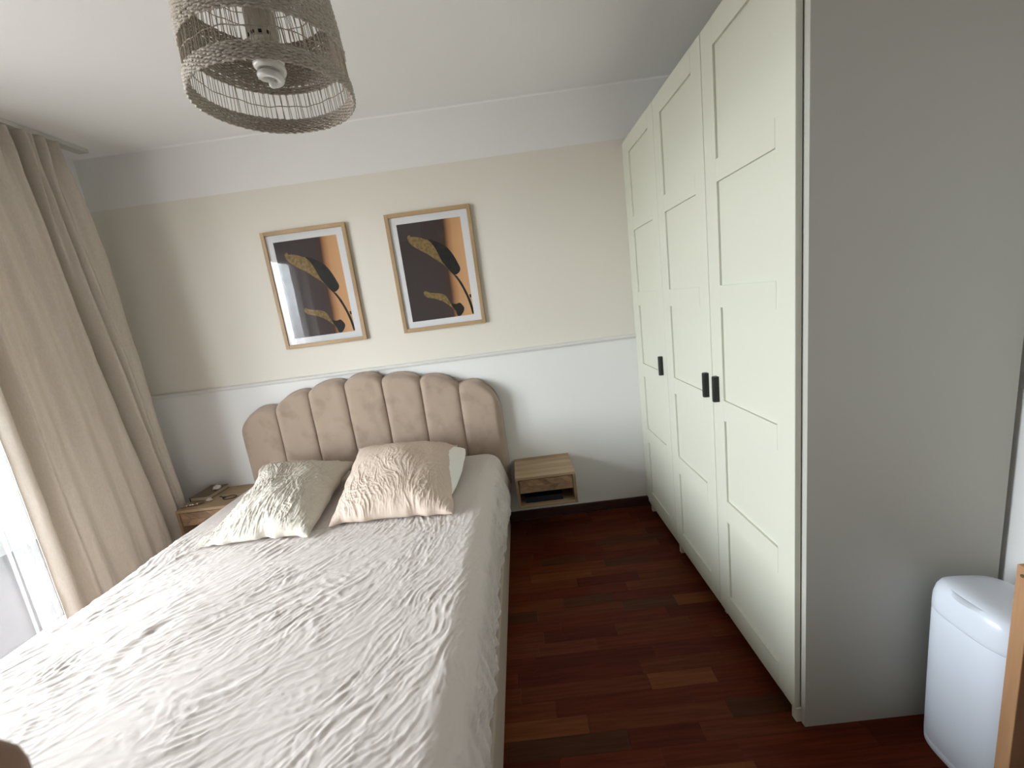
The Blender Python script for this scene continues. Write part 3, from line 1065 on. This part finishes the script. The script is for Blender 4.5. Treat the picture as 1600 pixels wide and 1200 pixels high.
M['print'] = print_mat()
M['leaf_gold'] = mat('print_leaf_gold', (0.30, 0.20, 0.075), 0.6, (0.16, 0.105, 0.04), (60, 1, 60), spec=0.2)
M['leaf_dark'] = mat('print_leaf_dark', (0.016, 0.016, 0.014), 0.6, (0.026, 0.025, 0.022), (30, 1, 30), spec=0.2)
LEAF = dict(
    gold_leaf=[(0.119, -0.14), (0.137, -0.131), (0.141, -0.143), (0.158, -0.145), (0.196, -0.154), (0.226, -0.169), (0.241, -0.172), (0.261, -0.196), (0.282, -0.237), (0.301, -0.293), (0.325, -0.339), (0.341, -0.364), (0.311, -0.329), (0.269, -0.293), (0.227, -0.257), (0.184, -0.228), (0.148, -0.201), (0.125, -0.175)],
    dark_leaf=[(0.241, -0.172), (0.272, -0.179), (0.308, -0.199), (0.351, -0.231), (0.383, -0.281), (0.406, -0.337), (0.414, -0.365), (0.407, -0.384), (0.384, -0.4), (0.365, -0.394), (0.341, -0.364), (0.319, -0.33), (0.301, -0.293), (0.282, -0.237), (0.261, -0.196)],
    dark_stem=[(0.338, -0.363), (0.368, -0.402), (0.39, -0.44), (0.411, -0.49), (0.428, -0.54), (0.44, -0.594), (0.448, -0.651), (0.4575, -0.652), (0.4575, -0.612), (0.449, -0.563), (0.432, -0.509), (0.412, -0.455), (0.387, -0.409), (0.365, -0.394)],
    dark_bud=[(0.445, -0.53), (0.457, -0.53), (0.457, -0.549), (0.448, -0.551)],
    gold_leaflet=[(0.164, -0.482), (0.178, -0.474), (0.196, -0.486), (0.235, -0.495), (0.274, -0.504), (0.3, -0.523), (0.312, -0.549), (0.324, -0.578), (0.339, -0.609), (0.304, -0.576), (0.275, -0.552), (0.229, -0.53), (0.183, -0.516), (0.165, -0.498)],
    dark_leaflet=[(0.325, -0.571), (0.352, -0.578), (0.378, -0.573), (0.392, -0.587), (0.402, -0.609), (0.393, -0.632), (0.373, -0.653), (0.353, -0.651), (0.346, -0.621), (0.333, -0.6)])
FW_, FH_ = 0.526, 0.718


def picture(x, z, label):
    pic = thing('framed_picture', (x, -0.0, z), label, 'picture', 'framed leaf prints above the bed')
    b, yb, yf = 0.023, -0.002, -0.024
    for (lo, hi, m_, ax) in (((x, z - FH_), (x + b, z), 'oak', 1), ((x + FW_ - b, z - FH_), (x + FW_, z), 'oak', 1)):
        bm = bmesh.new()
        add_box(bm, (lo[0], yf, lo[1]), (hi[0], yb, hi[1]), 0.0015, 1)
        bm_obj('frame_stile', bm, M[m_], pic)
    for (z0, z1) in ((z - b, z), (z - FH_, z - FH_ + b)):
        bm = bmesh.new()
        add_box(bm, (x + b, yf, z0), (x + FW_ - b, yb, z1), 0.0015, 1)
        bm_obj('frame_rail', bm, M['oak_h'], pic)
    bm = bmesh.new()
    add_box(bm, (x + b, -0.0105, z - FH_ + b), (x + FW_ - b, -0.0035, z - b))
    bm_obj('mount', bm, M['mat_white'], pic)
    # printed sheet: object origin at the print's upper left corner
    px, pz, pw_, ph_ = x + 0.064, z - 0.064, 0.394, 0.592
    me = bpy.data.meshes.new('art_print')
    vsx = [(0, -0.0108, 0), (pw_, -0.0108, 0), (pw_, -0.0108, -ph_), (0, -0.0108, -ph_), (0, -0.0104, 0), (pw_, -0.0104, 0), (pw_, -0.0104, -ph_), (0, -0.0104, -ph_)]
    me.from_pydata(vsx, [], [(3, 2, 1, 0), (4, 5, 6, 7), (0, 1, 5, 4), (1, 2, 6, 5), (2, 3, 7, 6), (3, 0, 4, 7)])
    o = link('art_print', me, M['print'], pic)
    o.location = Vector((px, 0, pz)) - Vector((x, 0, z))
    for k, (nm, P) in enumerate(LEAF.items()):
        bm = bmesh.new()
        yy = -0.0110 - 0.00012 * (k % 3)
        # smooth the outline (closed Catmull-Rom)
        Q = []
        npt = len(P)
        for i in range(npt):
            p0, p1, p2, p3 = (np.array(P[(i + d) % npt]) for d in (-1, 0, 1, 2))
            for t in (0, 0.33, 0.66):
                if nm in ('dark_bud', 'dark_stem'):
                    Q.append(p1 + (p2 - p1) * t)
                else:
                    Q.append(0.5 * (2 * p1 + (p2 - p0) * t + (2 * p0 - 5 * p1 + 4 * p2 - p3) * t * t + (3 * p1 - p0 - 3 * p2 + p3) * t ** 3))
        vs_ = [bm.verts.new((x + a[0], yy, z + a[1])) for a in Q]
        f = bm.faces.new(vs_)
        bm.normal_update()
        if f.normal.y > 0:
            f.normal_flip()
        bmesh.ops.triangulate(bm, faces=[f])
        lo = bm_obj('printed_' + nm, bm, M['leaf_gold' if 'gold' in nm else 'leaf_dark'], None)
        lo.parent = o
        lo.location = -Vector((px, 0, pz))
    box('glass', (x + b, -0.0165, z - FH_ + b), (x + FW_ - b, -0.0150, z - b), M['glass'], pic)


picture(-2.2345, 2.1026, 'left of two oak framed leaf prints, hung lower over the cream pillow')
picture(-1.4658, 2.1086, 'right of two oak framed leaf prints, nearer the wardrobe')

# ================================================================== CURTAINS
trk = thing('curtain_track', (-3.075, -1.6, 2.62), 'white ceiling curtain track above the beige drape', 'curtain track')
bm = bmesh.new()
add_box(bm, (-3.105, -3.2, 2.632), (-3.045, -0.105, 2.6545), 0.002, 1)
bm_obj('rail', bm, M['track'], trk)
box('end_cap', (-3.103, -0.1045, 2.634), (-3.047, -0.098, 2.653), M['track'], trk, 0.001)


def hump(y, c, wl, wr_):
    d = y - c
    return np.where(d < 0, np.exp(-(d / wl) ** 2), np.exp(-(d / wr_) ** 2))


nu, nv = 300, 110
s = np.linspace(0, 1, nu)
zz = np.linspace(0.015, 2.628, nv)
zr = [0.0, 0.5, 2.0, 2.3, 2.45, 2.50, 2.58, 2.63]
yr = [-0.138, -0.145, -0.182, -0.212, -0.238, -0.258, -0.262, -0.262]
Sg, Zg = np.meshgrid(s, zz, indexing='ij')
Yr = np.interp(Zg, zr, yr)
Yl = np.full_like(Yr, -0.945) + 0.02 * sm(Zg, 1.5, 2.6)
Yg = Yl + (Yr - Yl) * Sg
D = np.zeros_like(Yg)
tt = np.clip((Zg - 0.3) / 2.2, 0, 1.1)
for (yb_, yt_, d, wl, wr_) in [(-0.845, -0.86, 0.050, 0.035, 0.014), (-0.785, -0.80, 0.018, 0.03, 0.02), (-0.66, -0.715, 0.022, 0.055, 0.03), (-0.52, -0.62, 0.024, 0.05, 0.03),
                               (-0.43, -0.535, 0.020, 0.05, 0.018), (-0.272, -0.452, 0.050, 0.045, 0.010), (-0.30, -0.418, 0.016, 0.012, 0.012), (-0.225, -0.375, 0.022, 0.018, 0.012), (-0.20, -0.325, 0.012, 0.02, 0.02)]:
    c = yb_ + (yt_ - yb_) * tt
    D -= 2.1 * d * hump(Yg, c, wl, wr_) * (0.75 + 0.25 * tt)
D += 0.012 * np.sin(Yg * 22 + 1.5 * np.sin(Zg * 1.3))
# header gathers
hd = sm(Zg, 2.35, 2.6)
D += hd * 0.018 * np.sin(Yg * 88 + 1)
# rolled left edge
el = (Yg - Yl)
D -= 0.035 * np.exp(-(el / 0.022) ** 2)
er = (Yr - Yg)
D -= 0.02 * np.exp(-(er / 0.02) ** 2)
D += 0.0012 * vnoise(nu, nv, 5) + 0.002 * vnoise(nu, nv, 14)
Xg = -3.022 + D
Xg = np.minimum(Xg, -3.010)
ret = sm(Sg, 0.955, 1.0)  # right edge turned back, added to block light leaking behind the drape
Xg = Xg - 0.17 * ret * (1 - 0.5 * sm(Zg, 2.3, 2.6))
Vf = np.stack([Xg, Yg, Zg], -1).reshape(-1, 3)
Vb = np.stack([Xg - 0.0025, Yg, Zg], -1).reshape(-1, 3)
Fq = grid_faces(nu, nv)
idx = np.arange(nu * nv).reshape(nu, nv)
loop = np.concatenate([idx[:, 0], idx[-1, 1:], idx[-2::-1, -1], idx[0, -2:0:-1]])
N_ = nu * nv
rim = np.stack([loop, np.roll(loop, -1), np.roll(loop, -1) + N_, loop + N_], -1)
me = mesh_np('drape', np.concatenate([Vf, Vb]), np.concatenate([Fq, Fq[:, ::-1] + N_, rim]), True)
tag(link('drape', me, M['drape']), 'heavy beige linen drape hanging from the ceiling track beside the left nightstand', 'curtain')

nu, nv = 900, 50
s = np.linspace(0, 1, nu)
zz = np.linspace(0.012, 2.628, nv)
yl = -0.86 - s * 1.98
# gathered near the drape and again further along
gat = np.exp(-(np.clip(np.abs(yl + 0.92) - 0.04, 0, 1) / 0.03) ** 2) + 0.9 * np.exp(-((yl + 1.25) / 0.05) ** 2) + 0.8 * np.exp(-((yl + 2.1) / 0.12) ** 2)
phs = np.cumsum(0.06 + 0.55 * np.clip(gat, 0, 1))
Xs = np.zeros((nu, nv))
for j, z in enumerate(zz):
    Xs[:, j] = -3.187 + (0.004 + 0.026 * np.clip(gat, 0, 1)) * np.sin(phs + 0.25 * math.sin(z * 2) + 0.8 * np.sin(phs * 0.37 + z)) * (0.8 + 0.2 * (z / 2.6))
Xs += 0.0012 * vnoise(nu, nv, 6)
Ys = np.broadcast_to(yl[:, None], (nu, nv)) + 0.012 * np.sin(zz * 1.6)[None, :] * gat[:, None]
me = mesh_np('sheer_curtain', np.stack([Xs, Ys, np.broadcast_to(zz[None, :], (nu, nv))], -1).reshape(-1, 3), grid_faces(nu, nv), True)
tag(link('sheer_curtain', me, M['sheer']), 'white sheer curtain glowing in front of the window, left of the drape', 'curtain')
struct(box('trim_2', (-3.207, -3.2, 2.630), (-3.165, -0.7, 2.6545), M['track'], None, 0.002))

# ================================================================== PENDANT LAMP
LC = np.array([-1.324, -1.450])
lamp = thing('pendant_lamp', (LC[0], LC[1], 2.1), 'woven seagrass and cane basket pendant lamp hanging from the ceiling', 'lamp')
zR = [2.10, 2.20, 2.30, 2.40, 2.45, 2.485, 2.50, 2.506]
rR = [0.198, 0.1925, 0.184, 0.170, 0.157, 0.128, 0.09, 0.03]
# fine profile by arc length
za = np.interp(np.linspace(0, 7, 141), np.arange(8), zR)
ra = np.interp(np.linspace(0, 7, 141), np.arange(8), rR)


def Rz(z):
    return np.interp(z, za, ra)


def weave(name, rows, tube_r, M_, amp, parent):
    parts = []
    N = 320
    th = np.arange(N) * 2 * PI / N
    for k, (r, z) in enumerate(rows):
        ofs = amp * np.cos(th * M_ / 2 + PI * (k % 2)) + 0.0009 * rng.standard_normal(N)
        rr_ = r + ofs
        zz_ = z + 0.0007 * rng.standard_normal() + 0.0006 * np.sin(th * 5 + k)
        P = np.stack([LC[0] + rr_ * np.cos(th), LC[1] + rr_ * np.sin(th), zz_], -1)
        parts.append(tube(P, tube_r, 4, closed=True))
    V, Fc = merge(parts)
    me = mesh_np(name, V, Fc, True)
    o = link(name, me, M['grass'], parent)
    o['kind'] = 'stuff'
    return o


weave('lower_woven_band', [(Rz(z), z) for z in np.arange(2.102, 2.139, 0.0040)], 0.0030, 110, 0.0022, lamp)
weave('middle_woven_band', [(Rz(z), z) for z in np.arange(2.209, 2.340, 0.0040)], 0.0030, 110, 0.0019, lamp)
arcs = np.concatenate([[0], np.cumsum(np.hypot(np.diff(za), np.diff(ra)))])
sq = np.arange(np.interp(2.425, za, arcs), arcs[-1], 0.0040)
weave('top_woven_cap', [(np.interp(q, arcs, ra), np.interp(q, arcs, za)) for q in sq], 0.0030, 90, 0.0018, lamp)
parts = []
NS = 132
zz = np.concatenate([np.linspace(2.101, 2.40, 7), [2.44, 2.47, 2.488, 2.498]])
for k in range(NS):
    a0 = 2 * PI * k / NS + random.uniform(-0.012, 0.012)
    tilt = random.uniform(-0.035, 0.035)
    for (zlo, zhi) in ((2.101, 2.22), (2.215, 2.44)):
        z_ = np.linspace(zlo, zhi, 4)
        aa = a0 + tilt * (z_ - zlo) / 0.12 + (0.01 if zlo > 2.2 else 0)
        r_ = Rz(z_) - 0.0008
        parts.append(tube(np.stack([LC[0] + r_ * np.cos(aa), LC[1] + r_ * np.sin(aa), z_], -1), 0.00105, 4))
V, Fc = merge(parts)
o = link('cane_sticks', mesh_np('cane_sticks', V, Fc, True), M['cane'], lamp)
o['kind'] = 'stuff'
th = np.arange(160) * 2 * PI / 160
for z0 in (2.173, 2.372, 2.402):
    r_ = Rz(z0) - 0.0018
    P = np.stack([LC[0] + r_ * np.cos(th), LC[1] + r_ * np.sin(th), z0 + 0.0022 * np.sin(th * 9 + z0 * 100) + 0.001 * np.sin(th * 23)], -1)
    link('cane_ring', mesh_np('cane_ring', *tube(P, 0.0013, 5, True), smooth=True), M['cane'], lamp)


def lathe(name, prof, c, m_, parent, n=36, smooth=True):
    P = np.array(prof, float)
    th = np.arange(n) * 2 * PI / n
    V = np.stack([c[0] + P[:, 0][:, None] * np.cos(th), c[1] + P[:, 0][:, None] * np.sin(th), np.broadcast_to(P[:, 1][:, None], (len(P), n))], -1).reshape(-1, 3)
    me = mesh_np(name, V, grid_faces(len(P), n, closed_v=True), smooth)
    me.set_sharp_from_angle(angle=0.7)
    return link(name, me, m_, parent)


sock = lathe('socket', [(0.0, 2.238), (0.026, 2.238), (0.034, 2.243), (0.037, 2.26), (0.037, 2.31), (0.030, 2.322), (0.022, 2.33), (0.022, 2.40), (0.026, 2.41), (0.026, 2.500), (0.0, 2.502)], LC, M['bulb_base'], lamp)
for a in np.linspace(-2.35, -0.75, 4):
    bm = bmesh.new()
    add_box(bm, (-0.004, -0.001, 2.247), (0.004, 0.0012, 2.254))
    for v in bm.verts:
        rr_ = 0.0368 - v.co.y
        aa = a + v.co.x / 0.037
        v.co.x, v.co.y = LC[0] + rr_ * math.cos(aa), LC[1] + rr_ * math.sin(aa)
    bm_obj('vent_slot', bm, M['slot'], sock)
bulb = lathe('bulb', [(0.0, 2.222), (0.020, 2.222), (0.026, 2.226), (0.026, 2.239), (0.0, 2.240)], LC, M['bulb_base'], lamp)
t_ = np.linspace(0, 1, 170)
a_ = t_ * 2 * PI * 3.25 + 0.6
rb_ = np.interp(t_, [0, 0.08, 0.6, 0.9, 1.0], [0.018, 0.0295, 0.0305, 0.022, 0.008])
zb_ = 2.222 - 0.074 * t_
me = mesh_np('spiral_tube', *tube(np.stack([LC[0] + rb_ * np.cos(a_), LC[1] + rb_ * np.sin(a_), zb_], -1), np.interp(t_, [0, .9, 1], [0.0088, 0.0095, 0.009]), 14), smooth=True)
link('spiral_tube', me, M['bulb'], bulb)
bm = bmesh.new()
bmesh.ops.create_uvsphere(bm, u_segments=16, v_segments=10, radius=0.0098)
for v in bm.verts:
    v.co += Vector((LC[0] + rb_[-1] * math.cos(a_[-1]), LC[1] + rb_[-1] * math.sin(a_[-1]), zb_[-1]))
bm_obj('tube_tip', bm, M['bulb'], bulb, True)
P = np.stack([np.full(8, LC[0]), np.full(8, LC[1]), np.linspace(2.495, 2.645, 8)], -1)
link('cable', mesh_np('cable', *tube(P, 0.003, 8), smooth=True), M['cord'], lamp)
lathe('ceiling_rose', [(0.0, 2.618), (0.012, 2.618), (0.03, 2.626), (0.045, 2.642), (0.048, 2.6545), (0.0, 2.6546)], LC, M['cord'], lamp)

# ================================================================== BIN
BC, BA, BB = (0.438, -1.722), 0.112, 0.120
bn = thing('pedal_bin', (BC[0], BC[1], 0), 'white rounded plastic waste bin with domed lid beside the wardrobe side', 'bin')


def superloft(name, prof, m_, parent, n=72, ex=3.4, lean=0.0):
    th = np.arange(n) * 2 * PI / n
    cxx = np.sign(np.cos(th)) * np.abs(np.cos(th)) ** (2 / ex)
    cyy = np.sign(np.sin(th)) * np.abs(np.sin(th)) ** (2 / ex)
    V = []
    for (sc_, z, zs_) in prof:
        X = BC[0] + BA * sc_ * cxx
        Y = BC[1] + BB * sc_ * cyy
        Z = z + zs_ * (-cxx * sc_) * 0.012
        V.append(np.stack([X, Y, np.broadcast_to(Z, X.shape)], -1))
    V = np.concatenate(V)
    me = mesh_np(name, V, grid_faces(len(prof), n, closed_v=True)[:, ::-1], True)
    me.set_sharp_from_angle(angle=0.6)
    return link(name, me, m_, parent)


superloft('body', [(0.0, 0.0, 0), (0.93, 0.0, 0), (0.965, 0.006, 0), (0.975, 0.026, 0), (0.968, 0.0285, 0), (0.968, 0.0315, 0), (0.978, 0.034, 0), (0.985, 0.12, 0), (0.995, 0.30, 0), (0.997, 0.472, 0), (0.992, 0.4745, 0), (0.0, 0.474, 0)], M['bin_body'], bn)
lid = superloft('lid', [(0.0, 0.475, 0), (0.992, 0.4752, 0), (0.999, 0.477, 0), (1.0, 0.492, 0), (0.992, 0.514, 0.3), (0.955, 0.534, 0.7), (0.90, 0.547, 1), (0.80, 0.557, 1), (0.62, 0.5625, 1), (0.4, 0.565, 1), (0.15, 0.566, 1), (0.0, 0.566, 1)], M['bin'], bn)
# crescent finger grip: a raised lip over a scooped hollow
t_ = np.linspace(-1, 1, 24)
Vt = []
for t in t_:
    wdt = 0.016 * (1 - t * t)
    yy = BC[1] + 0.002 + t * 0.052
    x_in = BC[0] - BA * 0.86 + 0.006 * t * t
    Vt += [(x_in, yy, 0.5615), (x_in - wdt * 0.25, yy, 0.5622), (x_in - wdt * 0.8, yy, 0.5575 - 0.002 * (1 - t * t)), (x_in - wdt, yy, 0.5545)]
me = mesh_np('finger_grip', np.array(Vt), grid_faces(24, 4), True)
link('finger_grip', me, M['bin'], bn)

# ================================================================== WOODEN CABINET at the right edge
cb = thing('wooden_cabinet', (0.46, -2.1, 0), 'open brown wooden cabinet at the right edge of the frame, beside the white bin', 'cabinet')
x0, x1, ya, yb_, zt_ = 0.300, 0.612, -1.850, -2.36, 0.768
box('side_panel', (x0, ya - 0.030, 0.0), (x1, ya, zt_), M['pine'], cb, 0.002)
box('side_panel', (x0, yb_, 0.0), (x1, yb_ + 0.030, zt_), M['pine'], cb, 0.002)
box('shelf', (x0 + 0.03, yb_ + 0.03, zt_ - 0.05), (x1 - 0.01, ya - 0.03, zt_ - 0.02), M['pine_in'], cb, 0.001)
box('shelf', (x0 + 0.03, yb_ + 0.03, 0.06), (x1 - 0.01, ya - 0.03, 0.085), M['pine_in'], cb, 0.001)
box('back_panel', (x1 - 0.008, yb_ + 0.03, 0.0), (x1, ya - 0.03, zt_), M['pine_in'], cb)
bm = bmesh.new()
bmesh.ops.create_cone(bm, cap_ends=True, segments=16, radius1=0.004, radius2=0.004, depth=0.002)
bmesh.ops.rotate(bm, cent=(0, 0, 0), matrix=Matrix.Rotation(PI / 2, 3, 'Y'), verts=bm.verts)
bmesh.ops.translate(bm, vec=(x0 - 0.0006, ya - 0.013, zt_ - 0.022), verts=bm.verts)
bm_obj('screw_cap', bm, M['knot'], cb)
hp = np.array([(x0 + 0.05, ya - 0.0305, 0.46), (x0 + 0.05, ya - 0.045, 0.46), (x0 + 0.05, ya - 0.055, 0.452), (x0 + 0.05, ya - 0.066, 0.452), (x0 + 0.05, ya - 0.070, 0.462)])
link('hook', mesh_np('hook', *tube(hp, 0.0035, 8), smooth=True), M['brass'], cb)
# grey cloth hanging from the hook
nu, nv = 40, 40
U, Vv = np.meshgrid(np.linspace(0, 1, nu), np.linspace(0, 1, nv), indexing='ij')
wd = 0.05 + 0.10 * sm(Vv, 0, 0.5)
Xc = x0 + 0.05 + 0.014 * np.sin(U * 14) * (0.3 + Vv)
Yc = ya - 0.058 - (U * wd) * 1.6
Zc = 0.462 - 0.36 * Vv
Vf = np.stack([Xc, Yc, Zc], -1).reshape(-1, 3)
Vb = Vf + np.array([0.003, 0, 0])
Fq = grid_faces(nu, nv)
idx = np.arange(nu * nv).reshape(nu, nv)
loop = np.concatenate([idx[:, 0], idx[-1, 1:], idx[-2::-1, -1], idx[0, -2:0:-1]])
rim = np.stack([loop, np.roll(loop, -1), np.roll(loop, -1) + nu * nv, loop + nu * nv], -1)
me = mesh_np('hanging_cloth', np.concatenate([Vf, Vb]), np.concatenate([Fq, Fq[:, ::-1] + nu * nv, rim]), True)
tag(link('hanging_cloth', me, M['grey_cloth']), 'grey cloth hanging from the hook inside the wooden cabinet', 'cloth')

# ================================================================== HAND of the photographer (fingertip in the lower left corner)


def cp(px, py, d):
    """a point d metres in front of the lens position, used only to place the hand"""
    v = F_ + R_ * ((px - 800) / 651.77) + U_ * ((600 - py) / 651.77)
    return CAM + v * d


tip = cp(40, 1194, 0.085)
ax = (R_ * -0.80 - U_ * 0.45 - F_ * 0.35).normalized()     # from the tip towards the palm
sd = ax.cross(F_).normalized()
hbm = bmesh.new()
lay = None
pts, edges, rad = [], [], []


def chain(plist, rlist, root):
    prev = root
    for p, r in zip(plist, rlist):
        pts.append(p)
        rad.append(r)
        edges.append((prev, len(pts) - 1))
        prev = len(pts) - 1


palm_c = tip + ax * 0.115 + sd * 0.025
pts.append(palm_c)
rad.append(0.020)
kn = []
for k in range(4):
    base = tip + ax * (0.074 + 0.004 * k) + sd * (0.0 + 0.019 * k)
    L = (0.074, 0.080, 0.074, 0.058)[k]
    d0 = (-ax + F_ * 0.15 * k).normalized()
    P = [base] + [base + d0 * L * f_ - F_ * 0.012 * k * f_ for f_ in (0.42, 0.74, 1.0)]
    if k == 0:
        P[-1] = tip
        P[-2] = tip + ax * 0.022
        P[-3] = tip + ax * 0.045
    chain([palm_c.lerp(base, 0.5)] + P, [0.017, 0.0135, 0.0130, 0.0128, 0.0125], 0)
tb = tip + ax * 0.10 - sd * 0.02
chain([tb, tb - ax * 0.025 - sd * 0.018, tb - ax * 0.05 - sd * 0.022], [0.014, 0.0105, 0.0085], 0)
wr_ = palm_c + ax * 0.055
chain([wr_, wr_ + ax * 0.06], [0.024, 0.025], 0)
me = bpy.data.meshes.new('hand')
me.from_pydata([tuple(p) for p in pts], edges, [])
hand = bpy.data.objects.new('hand', me)
COL.objects.link(hand)
me.materials.append(M['skin'])
md = hand.modifiers.new('skin', 'SKIN')
if not me.skin_vertices:
    me.attributes.new('x', 'FLOAT', 'POINT')
sv = me.skin_vertices[0].data if me.skin_vertices else None
if sv is not None:
    for v, r in zip(sv, rad):
        v.radius = (r, r)
    sv[0].use_root = True
md.use_smooth_shade = True
sb = hand.modifiers.new('sub', 'SUBSURF')
sb.levels = sb.render_levels = 2
tag(hand, 'blurred brown fingertip of the photographer at the lower left corner', 'hand')
